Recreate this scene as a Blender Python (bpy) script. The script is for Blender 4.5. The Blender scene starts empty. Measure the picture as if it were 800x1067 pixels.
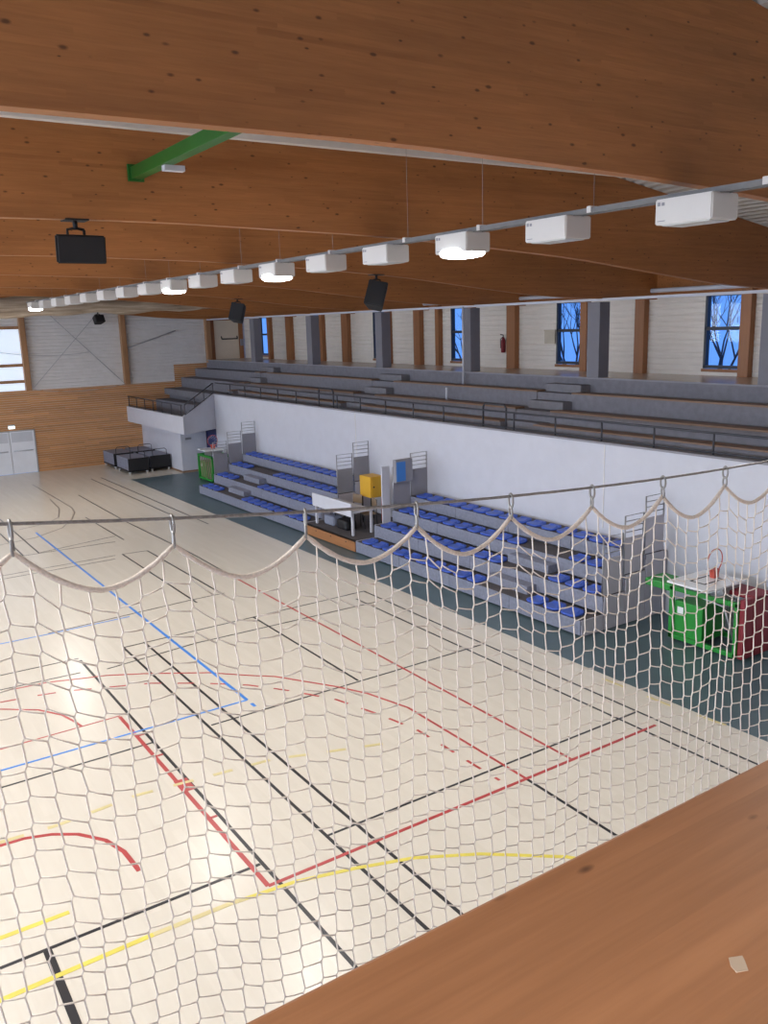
import bpy, bmesh, math, random
from mathutils import Vector, Matrix

random.seed(7)
S = bpy.context.scene
COL = S.collection
PI = math.pi
ORD = ['first', 'second', 'third', 'fourth', 'fifth', 'sixth', 'seventh', 'eighth', 'ninth', 'tenth',
       'eleventh', 'twelfth', 'thirteenth', 'fourteenth', 'fifteenth', 'sixteenth', 'seventeenth',
       'eighteenth', 'nineteenth', 'twentieth', 'twenty-first', 'twenty-second', 'twenty-third', 'twenty-fourth']

# ------------------------------------------------------------------ camera
CAM = Vector((0, 0, 6.56))
yaw, pitch, roll, FPX = -0.584957926, -0.215569329, -0.0299433027, 898.383874
fw = Vector((math.cos(pitch) * math.cos(yaw), math.cos(pitch) * math.sin(yaw), math.sin(pitch)))
rt = Vector((math.sin(yaw), -math.cos(yaw), 0))
up = rt.cross(fw)
r2 = rt * math.cos(roll) + up * math.sin(roll)
u2 = -rt * math.sin(roll) + up * math.cos(roll)
cd = bpy.data.cameras.new('camera')
cam = bpy.data.objects.new('camera', cd)
COL.objects.link(cam)
m = Matrix((r2, u2, -fw)).transposed().to_4x4()
m.translation = CAM
cam.matrix_world = m
cd.sensor_fit = 'VERTICAL'
cd.sensor_height = 24.0
cd.lens = FPX / 1067.0 * 24.0
cd.clip_start = 0.02
cd.clip_end = 300
S.camera = cam

# ------------------------------------------------------------------ materials
def nt(name):
    mt = bpy.data.materials.new(name)
    mt.use_nodes = True
    n = mt.node_tree
    b = n.nodes['Principled BSDF']
    return mt, n, b

def N(n, kind, **kw):
    x = n.nodes.new(kind)
    for k, v in kw.items():
        setattr(x, k, v)
    return x

def mix(n, a, b, fac, blend='MIX'):
    x = n.nodes.new('ShaderNodeMix')
    x.data_type = 'RGBA'
    x.blend_type = blend
    for sock, v in ((x.inputs[0], fac), (x.inputs[6], a), (x.inputs[7], b)):
        if hasattr(v, 'links'):
            n.links.new(v, sock)
        elif isinstance(v, (int, float)):
            sock.default_value = v
        else:
            sock.default_value = (*v, 1)
    return x.outputs[2]

def mth(n, op, a, b=None, c=None):
    x = n.nodes.new('ShaderNodeMath')
    x.operation = op
    for s, v in zip(x.inputs, (a, b, c)):
        if v is None:
            continue
        if hasattr(v, 'links'):
            n.links.new(v, s)
        else:
            s.default_value = v
    return x.outputs[0]

def mapped(n, scale=(1, 1, 1)):
    tc = N(n, 'ShaderNodeTexCoord')
    mp = N(n, 'ShaderNodeMapping')
    mp.inputs['Scale'].default_value = scale
    n.links.new(tc.outputs['Object'], mp.inputs[0])
    return mp.outputs[0]

def noise(n, vec, scale, detail=4, rough=.55):
    x = N(n, 'ShaderNodeTexNoise')
    x.inputs['Scale'].default_value = scale
    x.inputs['Detail'].default_value = detail
    x.inputs['Roughness'].default_value = rough
    n.links.new(vec, x.inputs['Vector'])
    return x.outputs['Fac']

def ramp(n, fac, lo, hi):
    x = N(n, 'ShaderNodeMapRange')
    x.inputs[1].default_value = lo
    x.inputs[2].default_value = hi
    x.clamp = True
    n.links.new(fac, x.inputs[0])
    return x.outputs[0]

def plain(name, col, rough=.6, metal=0, var=.12, vscale=3.0, bump=0):
    mt, n, b = nt(name)
    v = mapped(n)
    f = noise(n, v, vscale, 5)
    d = tuple(c * (1 - var) for c in col)
    n.links.new(mix(n, d, col, ramp(n, f, .35, .65)), b.inputs['Base Color'])
    b.inputs['Roughness'].default_value = rough
    b.inputs['Metallic'].default_value = metal
    if bump:
        bp = N(n, 'ShaderNodeBump')
        bp.inputs['Strength'].default_value = bump
        bp.inputs['Distance'].default_value = .01
        n.links.new(noise(n, v, vscale * 30, 3), bp.inputs['Height'])
        n.links.new(bp.outputs[0], b.inputs['Normal'])
    return mt

def glow(name, col, strength):
    mt, n, b = nt(name)
    b.inputs['Base Color'].default_value = (*col, 1)
    b.inputs['Emission Color'].default_value = (*col, 1)
    b.inputs['Emission Strength'].default_value = strength
    return mt

def wood(name, light, dark, axis, lam=.045, lam_axis=2, knot=1.0, rough=.5, knotcol=(.06, .02, .008),
         grain=1.0, lamvar=.13, knot_r=.2, kden=.6, patch=.6):
    """softwood with boards stacked along lam_axis and grain along axis"""
    mt, n, b = nt(name)
    tc = N(n, 'ShaderNodeTexCoord')
    sx = N(n, 'ShaderNodeSeparateXYZ')
    n.links.new(tc.outputs['Object'], sx.inputs[0])
    comp = [sx.outputs[i] for i in range(3)]
    row = mth(n, 'FLOOR', mth(n, 'DIVIDE', comp[lam_axis], lam))
    # board lengths staggered along the grain
    wn0 = N(n, 'ShaderNodeTexWhiteNoise', noise_dimensions='1D')
    n.links.new(row, wn0.inputs['W'])
    seg = mth(n, 'FLOOR', mth(n, 'ADD', mth(n, 'MULTIPLY', comp[axis], .42), mth(n, 'MULTIPLY', wn0.outputs['Value'], 7.3)))
    wn = N(n, 'ShaderNodeTexWhiteNoise', noise_dimensions='2D')
    cx = N(n, 'ShaderNodeCombineXYZ')
    n.links.new(row, cx.inputs[0])
    n.links.new(seg, cx.inputs[1])
    n.links.new(cx.outputs[0], wn.inputs['Vector'])
    board = wn.outputs['Value']
    # stretched grain
    sc = [11.0, 11.0, 11.0]
    sc[axis] = .55
    gv = mapped(n, tuple(sc))
    ad = N(n, 'ShaderNodeVectorMath', operation='ADD')
    cb = N(n, 'ShaderNodeCombineXYZ')
    for i in range(3):
        n.links.new(mth(n, 'MULTIPLY', board, 40.0), cb.inputs[i])
    n.links.new(gv, ad.inputs[0])
    n.links.new(cb.outputs[0], ad.inputs[1])
    g1 = noise(n, ad.outputs[0], 1.0, 5, .6)
    g2 = noise(n, ad.outputs[0], 5.0, 3, .6)
    gf = mth(n, 'ADD', mth(n, 'MULTIPLY', ramp(n, g1, .3, .7), .6), mth(n, 'MULTIPLY', ramp(n, g2, .35, .65), .4))
    sp = [.8, .8, .8]
    sp[axis] = .25
    big = noise(n, mapped(n, tuple(sp)), 1.3, 3)
    mid = tuple(.5 * (a + c) for a, c in zip(light, dark))
    col = mix(n, dark, light, mth(n, 'ADD', mth(n, 'MULTIPLY', gf, .55 * grain), .45 - .22 * grain + .1))
    bf = mth(n, 'ADD', mth(n, 'MULTIPLY', board, lamvar), 1 - lamvar * .6)
    pf = mth(n, 'ADD', mth(n, 'MULTIPLY', ramp(n, big, .3, .7), .3 * patch), 1 - .15 * patch)
    fb = mth(n, 'MULTIPLY', bf, pf)
    vm = N(n, 'ShaderNodeVectorMath', operation='SCALE')
    n.links.new(col, vm.inputs[0])
    n.links.new(fb, vm.inputs['Scale'])
    col = vm.outputs[0]
    # knots
    ks = [4.2 * knot] * 3
    ks[axis] = 1.9 * knot
    vo = N(n, 'ShaderNodeTexVoronoi')
    vo.inputs['Scale'].default_value = 1.0
    n.links.new(mapped(n, tuple(ks)), vo.inputs['Vector'])
    sc2 = N(n, 'ShaderNodeSeparateColor')
    n.links.new(vo.outputs['Color'], sc2.inputs[0])
    gate = mth(n, 'GREATER_THAN', sc2.outputs[0], kden)
    rr = mth(n, 'ADD', mth(n, 'MULTIPLY', sc2.outputs[1], knot_r * .75), knot_r * .25)
    dd = mth(n, 'ADD', vo.outputs['Distance'], mth(n, 'MULTIPLY', mth(n, 'SUBTRACT', g2, .5), .08))
    kf = mth(n, 'MULTIPLY', mth(n, 'SUBTRACT', 1.0, ramp(n, mth(n, 'DIVIDE', dd, rr), .45, 1.0)), gate)
    col = mix(n, col, knotcol, mth(n, 'MULTIPLY', kf, .8))
    n.links.new(col, b.inputs['Base Color'])
    b.inputs['Roughness'].default_value = rough
    return mt

M = {}
M['beam'] = wood('glulam_wood', (.44, .178, .054), (.27, .096, .027), 1, lam=.045, knot_r=.26, kden=.2, knot=3.3, grain=1.3, patch=1.1)
M['cap'] = wood('planed_wood', (.475, .215, .098), (.29, .12, .05), 1, lam=.135, lam_axis=0, knot=3.6, knot_r=.15, kden=.12, rough=.42, lamvar=.2, grain=1.5)
M['post'] = wood('column_wood', (.36, .155, .06), (.26, .1, .035), 2, lam=.045, lam_axis=0, knot_r=.12, kden=.7)
M['endpost'] = wood('end_column_wood', (.40, .22, .11), (.30, .15, .07), 2, lam=.05, lam_axis=1, knot_r=.1, kden=.8)
M['slat'] = wood('slat_wood', (.62, .325, .135), (.52, .245, .095), 1, lam=.105, knot_r=.08, kden=.85, lamvar=.3)
M['plank'] = wood('bench_wood', (.25, .15, .09), (.18, .10, .058), 0, lam=.2, lam_axis=1, knot_r=.1, kden=.85)
M['deckwood'] = wood('platform_wood', (.40, .18, .07), (.28, .11, .04), 0, lam=.12, knot_r=.15, kden=.6)
M['deck'] = plain('roof_deck', (.55, .53, .50), .5)
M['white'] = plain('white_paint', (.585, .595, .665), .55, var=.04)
M['clad'] = plain('white_cladding', (.74, .68, .61), .5, var=.05)
M['clad2'] = plain('pale_grey_cladding', (.74, .72, .71), .5, var=.06)
M['lamp'] = plain('lamp_housing', (.66, .63, .595), .45, var=.03)
M['lit'] = glow('lamp_diffuser_lit', (.88, .95, 1.0), 14)
M['unlit'] = plain('lamp_diffuser_off', (.55, .55, .54), .3)
M['steel'] = plain('galvanised_steel', (.30, .29, .28), .45, .6, .2, 8)
M['tray'] = plain('tray_steel', (.17, .165, .16), .5, .2, .15, 8)
M['steelgrey'] = plain('grey_painted_steel', (.42, .42, .44), .45, .2)
M['cable'] = plain('steel_cable', (.30, .28, .27), .45, .4, .3, 60)
M['black'] = plain('black_plastic', (.011, .011, .013), .6)
M['blackcloth'] = plain('black_vinyl', (.01, .01, .013), .55)
M['dark'] = plain('dark_rail_paint', (.045, .047, .06), .5)
M['carpet'] = plain('grey_carpet', (.205, .20, .23), .95, var=.15, vscale=6, bump=.2)
M['carpet2'] = plain('grey_stair_carpet', (.215, .21, .235), .95, var=.15, vscale=6, bump=.2)
M['pillar'] = plain('grey_pillar_paint', (.20, .195, .225), .7, var=.06)
M['beige'] = plain('beige_gallery_floor', (.66, .54, .42), .22, var=.08)
M['fascia'] = plain('speckled_grey_board', (.235, .25, .325), .6, var=.2, vscale=14)
M['tread'] = plain('dark_tread', (.09, .08, .085), .8)
M['seat'] = plain('blue_seat_plastic', (.05, .115, .52), .4, var=.1)
M['panel'] = plain('grey_guard_panel', (.27, .265, .295), .6, var=.06)
M['skirt'] = plain('grey_panel_lightened', (.48, .46, .52), .6, var=.06)  # guard panel grey made lighter, painting in light on the end faces
M['chrome'] = plain('grey_metal_tube', (.40, .40, .42), .35, .6)
M['green'] = plain('green_paint', (.02, .27, .035), .4, var=.12)
M['greenbar'] = plain('green_steel', (.016, .13, .016), .45, var=.15)
M['red'] = plain('red_padding', (.24, .02, .03), .55, var=.12)
M['redbright'] = plain('red_bracket_paint', (.55, .09, .06), .45)
M['board'] = plain('white_backboard', (.82, .84, .86), .3, var=.03)
M['yellow'] = plain('yellow_paint', (.72, .40, .03), .45, var=.06)
M['navy'] = plain('navy_door_paint', (.02, .03, .13), .5)
M['bluepanel'] = plain('blue_panel', (.05, .22, .62), .45, var=.05)
M['matgrey'] = plain('blue_grey_mat', (.23, .25, .33), .6, var=.12, vscale=5)
M['door'] = plain('white_door_paint', (.80, .83, .89), .45, var=.04)
M['kick'] = plain('grey_door_panel', (.58, .61, .67), .45, var=.05)
M['cream'] = plain('cream_door_paint', (.70, .60, .48), .5, var=.04)
M['rope'] = plain('cream_rope', (.82, .72, .63), .9, var=.18, vscale=90, bump=.4)
M['netting'] = plain('cream_netting', (.80, .73, .66), .85, var=.1, vscale=40)
M['oldnet'] = plain('bundled_net', (.42, .36, .30), .95, var=.35, vscale=9, bump=.5)
def bundle_mat():
    mt, n, b = nt('bundled_net')
    f1 = noise(n, mapped(n, (5, .35, 7)), 1.6, 4)
    f2 = noise(n, mapped(n, (1, 1, 1)), 40, 3)
    c = mix(n, (.26, .19, .13), (.52, .42, .32), ramp(n, f1, .35, .65))
    n.links.new(mix(n, c, (.3, .24, .18), mth(n, 'MULTIPLY', ramp(n, f2, .4, .7), .3)), b.inputs['Base Color'])
    b.inputs['Roughness'].default_value = .95
    return mt
M['oldnet'] = bundle_mat()
M['frame'] = plain('dark_window_frame', (.03, .035, .05), .5)
M['bark'] = plain('bark', (.05, .05, .07), .9)
M['wheel'] = plain('white_castor', (.65, .65, .65), .5)
M['frost'] = glow('added_daylight_panel', (.70, .82, 1.0), 15)
M['frost2'] = glow('frosted_end_window', (.74, .85, 1.0), .62)
M['exit'] = glow('exit_lamp', (.9, 1.0, .97), 1.6)
M['ink'] = plain('dark_ink', (.05, .05, .05), .6)
M['chip'] = plain('bare_wood_chip', (.62, .48, .36), .8)
M['skin'] = plain('tan_seat', (.30, .22, .15), .6)
M['notice'] = plain('paper_notice', (.55, .48, .38), .7)
M['outer'] = plain('outside_render', (.5, .55, .62), .8)

def glass():
    mt, n, b = nt('window_glass')
    out = n.nodes['Material Output']
    t = N(n, 'ShaderNodeBsdfTransparent')
    t.inputs[0].default_value = (.93, .96, 1, 1)
    g = N(n, 'ShaderNodeBsdfGlossy')
    g.inputs['Roughness'].default_value = .02
    ms = N(n, 'ShaderNodeMixShader')
    ms.inputs[0].default_value = .012
    n.links.new(t.outputs[0], ms.inputs[1])
    n.links.new(g.outputs[0], ms.inputs[2])
    n.links.new(ms.outputs[0], out.inputs[0])
    return mt
M['glass'] = glass()

def floor_mat():
    mt, n, b = nt('pale_sports_floor')
    tc = N(n, 'ShaderNodeTexCoord')
    sx = N(n, 'ShaderNodeSeparateXYZ')
    n.links.new(tc.outputs['Object'], sx.inputs[0])
    row = mth(n, 'FLOOR', mth(n, 'DIVIDE', sx.outputs[1], .13))
    w0 = N(n, 'ShaderNodeTexWhiteNoise', noise_dimensions='1D')
    n.links.new(row, w0.inputs['W'])
    seg = mth(n, 'FLOOR', mth(n, 'ADD', mth(n, 'MULTIPLY', sx.outputs[0], .5), mth(n, 'MULTIPLY', w0.outputs['Value'], 9.0)))
    cx = N(n, 'ShaderNodeCombineXYZ')
    n.links.new(row, cx.inputs[0])
    n.links.new(seg, cx.inputs[1])
    wn = N(n, 'ShaderNodeTexWhiteNoise', noise_dimensions='2D')
    n.links.new(cx.outputs[0], wn.inputs['Vector'])
    g = noise(n, mapped(n, (1.2, 14, 1)), 1.0, 4)
    base = mix(n, (.705, .65, .56), (.735, .68, .59), wn.outputs['Value'])
    base = mix(n, base, (.67, .60, .515), mth(n, 'MULTIPLY', ramp(n, g, .45, .75), .3))
    n.links.new(base, b.inputs['Base Color'])
    b.inputs['Roughness'].default_value = .26
    b.inputs['Specular IOR Level'].default_value = .5
    return mt
M['floor'] = floor_mat()
M['greenfloor'] = plain('blue_green_floor', (.085, .135, .155), .35, var=.12, vscale=2)
M['ln_black'] = plain('line_black', (.03, .03, .035), .35)
M['ln_grey'] = plain('line_grey', (.25, .22, .19), .4)
M['ln_red'] = plain('line_red', (.50, .07, .07), .35)
M['ln_blue'] = plain('line_blue', (.06, .27, .80), .35)
M['ln_yellow'] = plain('line_yellow', (.80, .68, .12), .4)
M['ln_faint'] = plain('line_worn_yellow', (.70, .60, .30), .4)

# ------------------------------------------------------------------ mesh helpers
WL = {}

class MB:
    def __init__(self):
        self.bm = bmesh.new()

    def box(self, x0, x1, y0, y1, z0, z1, bev=0, rot=None):
        vs = [self.bm.verts.new((x, y, z)) for x in (x0, x1) for y in (y0, y1) for z in (z0, z1)]
        fs = [(0, 1, 3, 2), (4, 6, 7, 5), (0, 4, 5, 1), (2, 3, 7, 6), (0, 2, 6, 4), (1, 5, 7, 3)]
        faces = [self.bm.faces.new([vs[i] for i in f]) for f in fs]
        if bev:
            ed = list({e for f in faces for e in f.edges})
            r = bmesh.ops.bevel(self.bm, geom=ed, offset=bev, segments=2, affect='EDGES', profile=.5)
            vs = list({v for f in r['faces'] for v in f.verts} | {v for v in vs if v.is_valid})
        if rot:
            c, mat = rot
            c = Vector(c)
            for v in vs:
                v.co = c + mat @ (v.co - c)
        return self

    def prism(self, pts, axis, a, b):
        """closed polygon pts (2D) extruded along axis from a to b"""
        def p3(p, t):
            if axis == 0: return (t, p[0], p[1])
            if axis == 1: return (p[0], t, p[1])
            return (p[0], p[1], t)
        A = [self.bm.verts.new(p3(p, a)) for p in pts]
        B = [self.bm.verts.new(p3(p, b)) for p in pts]
        n = len(pts)
        self.bm.faces.new(A)
        self.bm.faces.new(B[::-1])
        for i in range(n):
            self.bm.faces.new((A[i], A[(i + 1) % n], B[(i + 1) % n], B[i]))
        return self

    def hexa(self, low, high):
        """two matching point loops bridged and capped"""
        A = [self.bm.verts.new(p) for p in low]
        B = [self.bm.verts.new(p) for p in high]
        n = len(A)
        self.bm.faces.new(A)
        self.bm.faces.new(B[::-1])
        for i in range(n):
            self.bm.faces.new((A[i], A[(i + 1) % n], B[(i + 1) % n], B[i]))
        return self

    def tube(self, pts, r, seg=8, closed=False, rad=None):
        pts = [Vector(p) for p in pts]
        n = len(pts)
        rings = []
        ref = None
        for i, p in enumerate(pts):
            if closed:
                t = (pts[(i + 1) % n] - pts[i - 1])
            else:
                t = pts[min(i + 1, n - 1)] - pts[max(i - 1, 0)]
            t.normalize()
            if ref is None:
                ref = Vector((0, 0, 1)) if abs(t.z) < .9 else Vector((1, 0, 0))
            a = t.cross(ref).normalized()
            bb = a.cross(t).normalized()
            ref = bb
            rr = rad[i] if rad else r
            rings.append([self.bm.verts.new(p + a * rr * math.cos(2 * PI * k / seg) + bb * rr * math.sin(2 * PI * k / seg)) for k in range(seg)])
        m_ = n if closed else n - 1
        for i in range(m_):
            A, B = rings[i], rings[(i + 1) % n]
            for k in range(seg):
                f = self.bm.faces.new((A[k], A[(k + 1) % seg], B[(k + 1) % seg], B[k]))
                f.smooth = seg > 5
        if not closed:
            self.bm.faces.new(rings[0][::-1])
            self.bm.faces.new(rings[-1])
        return self

    def build(self, name, mat, parent=None, org=None):
        o0 = Vector(org) if org is not None else (WL.get(parent.name, Vector((0, 0, 0))) if parent else Vector((0, 0, 0)))
        bmesh.ops.recalc_face_normals(self.bm, faces=self.bm.faces[:])
        for v in self.bm.verts:
            v.co -= o0
        me = bpy.data.meshes.new(name)
        self.bm.to_mesh(me)
        self.bm.free()
        me.materials.append(mat)
        o = bpy.data.objects.new(name, me)
        COL.objects.link(o)
        WL[o.name] = o0.copy()
        if parent:
            o.parent = parent
            o.location = o0 - WL.get(parent.name, Vector((0, 0, 0)))
        else:
            o.location = o0
        return o

def tag(o, label, cat, group=None, kind=None):
    o['label'] = label
    o['category'] = cat
    if group: o['group'] = group
    if kind: o['kind'] = kind
    return o

def empty(name, loc, label, cat, group=None, kind=None):
    o = bpy.data.objects.new(name, None)
    COL.objects.link(o)
    o.location = loc
    o.empty_display_size = .1
    WL[o.name] = Vector(loc)
    return tag(o, label, cat, group, kind)

def copy_tree(o, parent=None):
    c = o.copy()
    COL.objects.link(c)
    if parent: c.parent = parent
    for ch in list(o.children):
        copy_tree(ch, c)
    return c

def st(name, mb, mat, label, cat, parent=None, group=None, org=None):
    o = mb.build(name, mat, parent, org)
    if not parent:
        tag(o, label, cat, group, 'structure')
    return o
LINES = [
    ('black',0.05,0,[(17.36,-3.93),(6.81,-3.93),(5.87,-3.93)]),
    ('black',0.05,0,[(17.53,-4.87),(6.8,-4.88),(5.56,-4.88)]),
    ('black',0.05,0,[(17.56,-5.33),(6.78,-5.34),(5.5,-5.34)]),
    ('black',0.045,0,[(17.56,-7.91),(12.99,-7.9)]),
    ('black',0.045,0,[(17.6,-10.98),(6.82,-10.97),(5.97,-10.97)]),
    ('black',0.045,0,[(17.2,-10.5),(6.82,-10.51),(5.84,-10.51)]),
    ('black',0.05,0,[(8.49,-7.96),(6.8,-7.91),(5.85,-7.89)]),
    ('black',0.04,0,[(8.96,-4.88),(8.97,-10.94)]),
    ('black',0.05,0,[(8.93,-0.86),(8.93,-3.9)]),
    ('black',0.04,0,[(12.91,-1.32),(12.93,-3.91)]),
    ('black',0.04,0,[(12.93,-4.93),(12.94,-8.46),(12.97,-10.89)]),
    ('black',0.04,0,[(16.79,-6.22),(16.69,-10.89)]),
    ('black',0.035,0,[(25.31,-7.28),(25.23,-8.03)]),
    ('black',0.04,0,[(17.51,-4.85),(17.6,-10.98)]),
    ('black',0.035,0,[(25.18,-3.82),(25.32,-7.07)]),
    ('black',0.035,0,[(24.82,-3.75),(24.9,-6.94)]),
    ('black',0.035,0,[(27.13,-4.77),(27.03,-7.59)]),
    ('black',0.035,0,[(27.19,-5.34),(27.82,-7.83)]),
    ('black',0.045,0,[(33.3,-5.29),(27.12,-5.29)]),
    ('black',0.045,0,[(30.82,-4.84),(27.15,-4.83)]),
    ('black',0.05,0,[(39.79,-10.37),(29.0,-10.44)]),
    ('black',0.05,0,[(39.87,-10.83),(27.41,-10.91)]),
    ('black',0.045,0,[(36.08,-8.83),(29.64,-8.79),(23.97,-8.96),(21.04,-8.92)]),
    ('black',0.045,0,[(31.47,-7.86),(27.1,-7.89)]),
    ('black',0.045,0,[(25.31,-7.28),(19.42,-7.28)]),
    ('black',0.045,0,[(25.19,-8.02),(19.47,-8.06)]),
    ('black',0.035,0,[(17.53,-2.43),(17.48,-3.93)]),
    ('black',0.035,0,[(16.77,-2.29),(16.68,-3.75)]),
    ('black',0.035,0,[(16.54,-4.24),(16.79,-6.22)]),
    ('black',0.09,0,[(8.9,-1.34),(7.69,-1.33),(7.16,-1.33)]),
    ('black',0.035,0,[(19.46,-3.78),(19.71,-7.27),(19.71,-8.14)]),
    ('grey',0.05,0,[(40.15,-7.9),(35.83,-7.93),(33.62,-7.93),(32.62,-7.78),(31.48,-7.38),(30.26,-6.75),(29.39,-5.69),(29.07,-4.52)]),
    ('grey',0.05,0,[(36.05,-7.68),(33.76,-7.5),(32.16,-7.08),(31.41,-6.54),(30.98,-5.49)]),
    ('red',0.045,0,[(16.68,-2.27),(16.58,-3.12),(16.21,-4.13),(15.84,-4.75),(15.1,-5.78),(14.45,-6.39),(14.12,-6.74),(13.0,-7.43),(12.4,-7.72),(11.46,-7.97),(8.49,-7.96)]),
    ('red',0.045,0.32,[(16.17,-2.18),(16.07,-2.78),(15.93,-3.31),(15.57,-4.1),(15.3,-4.7),(14.68,-5.51),(14.05,-6.17),(13.4,-6.63),(12.51,-7.14),(11.54,-7.42),(10.67,-7.6),(10.04,-7.61),(9.23,-7.61),(8.67,-7.62)]),
    ('red',0.045,0,[(21.04,-8.92),(8.5,-8.9)]),
    ('red',0.055,0,[(8.48,-3.79),(8.46,-10.81)]),
    ('red',0.062,0,[(14.21,-3.77),(8.48,-3.79)]),
    ('red',0.03,0,[(14.21,-1.82),(14.25,-3.79)]),
    ('red',0.04,0,[(15.86,-2.12),(15.39,-2.68),(14.91,-2.97),(14.5,-3.08),(14.24,-3.13)]),
    ('red',0.062,0,[(11.34,-1.12),(11.33,-1.3),(11.31,-1.6),(11.19,-1.92),(10.98,-2.21),(10.62,-2.47),(10.22,-2.59),(9.7,-2.62)]),
    ('red',0.05,0,[(13.31,-3.78),(13.31,-3.9)]),
    ('red',0.05,0,[(12.44,-3.8),(12.44,-3.91)]),
    ('red',0.05,0,[(10.28,-3.79),(10.28,-3.9)]),
    ('red',0.2,0,[(11.52,-3.84),(11.14,-3.84)]),
    ('blue',0.06,0,[(30.13,-5.85),(13.48,-5.85)]),
    ('blue',0.06,0,[(13.3,-5.85),(13.15,-5.85)]),
    ('blue',0.045,0,[(13.46,-1.41),(13.48,-5.85)]),
    ('blue',0.04,0,[(19.43,-2.77),(19.4,-3.77),(19.44,-5.62)]),
    ('yellow',0.07,0,[(9.43,-0.76),(9.42,-1.7)]),
    ('yellow',0.07,0,[(8.44,-0.59),(8.46,-1.69),(8.47,-2.37)]),
    ('faint',0.07,0,[(8.47,-2.37),(8.45,-3.29),(8.43,-3.46)]),
    ('yellow',0.06,0,[(8.43,-3.46),(8.36,-4.09),(8.15,-4.82),(7.9,-5.51),(7.47,-6.24),(6.79,-7.06),(6.34,-7.43)]),
    ('faint',0.07,0.3,[(11.41,-1.31),(11.37,-2.04),(11.42,-2.57),(11.48,-3.16),(11.34,-4.34),(11.24,-5.25),(10.99,-5.88),(10.62,-6.9)]),
    ('faint',0.06,0.5,[(10.27,-11.56),(8.75,-11.59),(7.71,-11.71)]),
]
XE = 43.85                      # end wall
BX = [5.75 + 5.34 * k for k in range(8)]   # near faces of the roof beams
def deck_z(y): return 10.31 - .15 * abs(y + 3.5)
YL = 13.3

# ================================================================== SETTING
# ---- floors
f = MB().box(-4, 38.3, -11.72, YL, -.2, 0).box(38.3, XE, -15.5, YL, -.2, 0)
floor = st('floor', f, M['floor'], 'pale wooden sports hall floor with painted court lines', 'floor')
st('floor_surround', MB().box(-4, 38.3, -15.5, -11.72, -.2, -.001), M['greenfloor'],
   'blue-green strip of floor along the spectator seating', 'floor')

def strip(mb, pts, w, z0=.0006, z1=.003):
    P = [Vector((p[0], p[1])) for p in pts]
    n = len(P)
    L, R = [], []
    for i in range(n):
        t = (P[min(i + 1, n - 1)] - P[max(i - 1, 0)]).normalized()
        nn = Vector((-t.y, t.x)) * w / 2
        L.append(P[i] + nn); R.append(P[i] - nn)
    for i in range(n - 1):
        lo = [(q.x, q.y, z0) for q in (L[i], L[i + 1], R[i + 1], R[i])]
        mb.hexa(lo, [(q[0], q[1], z1) for q in lo])

def dashes(pts, d):
    out = []
    seg = []
    P = [Vector(p) for p in pts]
    acc, on = 0, True
    cur = [P[0]]
    for i in range(len(P) - 1):
        a, b = P[i], P[i + 1]
        L = (b - a).length
        t = 0
        while L - t > d - acc:
            t += d - acc
            acc = 0
            q = a + (b - a) * (t / L)
            if on:
                cur.append(q); out.append(cur)
            on = not on
            cur = [q]
        acc += L - t
        cur.append(b)
    if on and len(cur) > 1: out.append(cur)
    return out

zz = 0
for col, w, dash, pts in LINES:
    zz += 1
    z1 = .0022 + .00004 * zz
    mb = MB()
    for p in (dashes(pts, dash) if dash else [pts]):
        strip(mb, p, w, .0004, z1)
    name = {'black': 'black_court_line', 'grey': 'grey_court_line', 'red': 'red_court_line', 'blue': 'blue_court_line',
            'yellow': 'yellow_court_line', 'faint': 'worn_court_line'}[col]
    mb.build(name, M['ln_' + col], floor)

# ---- end wall : slatted wood below, pale cladding above
wall = MB().box(XE + .05, XE + .3, -21, YL, 0, 10.2)
st('wall_end', wall, M['clad2'], 'end wall of the hall far away behind the court', 'wall')
def slats(y0, y1, z0, z1, x=XE):
    mb = MB()
    z = z0
    while z < z1 - .02:
        mb.box(x, x + .05, y0, y1, z, min(z + .088, z1))
        z += .105
    return mb
sl = slats(-8.96, YL, 2.06, 3.92)
for a in (slats(-13.6, -8.96, 0, 3.92), slats(-6.0, YL, 0, 2.06), slats(-16.2, -13.6, 0, 3.92), slats(-18.1, -16.2, 3.0, 4.78)):
    me = bpy.data.meshes.new('t'); a.bm.to_mesh(me); a.bm.free(); sl.bm.from_mesh(me); bpy.data.meshes.remove(me)
st('wall_end_panelling', sl, M['slat'], 'brown horizontal timber slats covering the lower end wall', 'wall')

def ribbed(x0, x1, y0, y1, z0, z1, axis, pitch=.16, depth=.022, mb=None):
    """cladding with horizontal ribs; axis 0: plane faces y, runs along x;  axis 1: plane faces x, runs along y"""
    mb = mb or MB()
    n = max(1, int((z1 - z0) / pitch))
    prof = []
    for i in range(n):
        z = z0 + (z1 - z0) * i / n
        h = (z1 - z0) / n
        prof += [(0, z), (0, z + .55 * h), (-depth, z + .65 * h), (-depth, z + .9 * h)]
    prof.append((0, z1))
    if axis == 0:
        pts = [(y0 + d, z) for d, z in prof] + [(y0 - .05, z1), (y0 - .05, z0)]
        mb.prism(pts, 0, x0, x1)
    else:
        pts = [(x0 - d, z) for d, z in prof] + [(x0 + .05, z1), (x0 + .05, z0)]
        mb.prism(pts, 1, y0, y1)
    return mb
cl = ribbed(XE, 0, -16.2, -8.9, 3.92, 8.1, 1)
ribbed(XE, 0, -18.3, -16.2, 4.78, 8.1, 1, mb=cl)
ribbed(XE, 0, -13.6, -8.9, 8.1, 9.4, 1, mb=cl)
ribbed(XE, 0, -8.9, -4.2, 6.9, 10, 1, mb=cl)
ribbed(XE, 0, -4.2, YL, 3.92, 9.0, 1, mb=cl)
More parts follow.
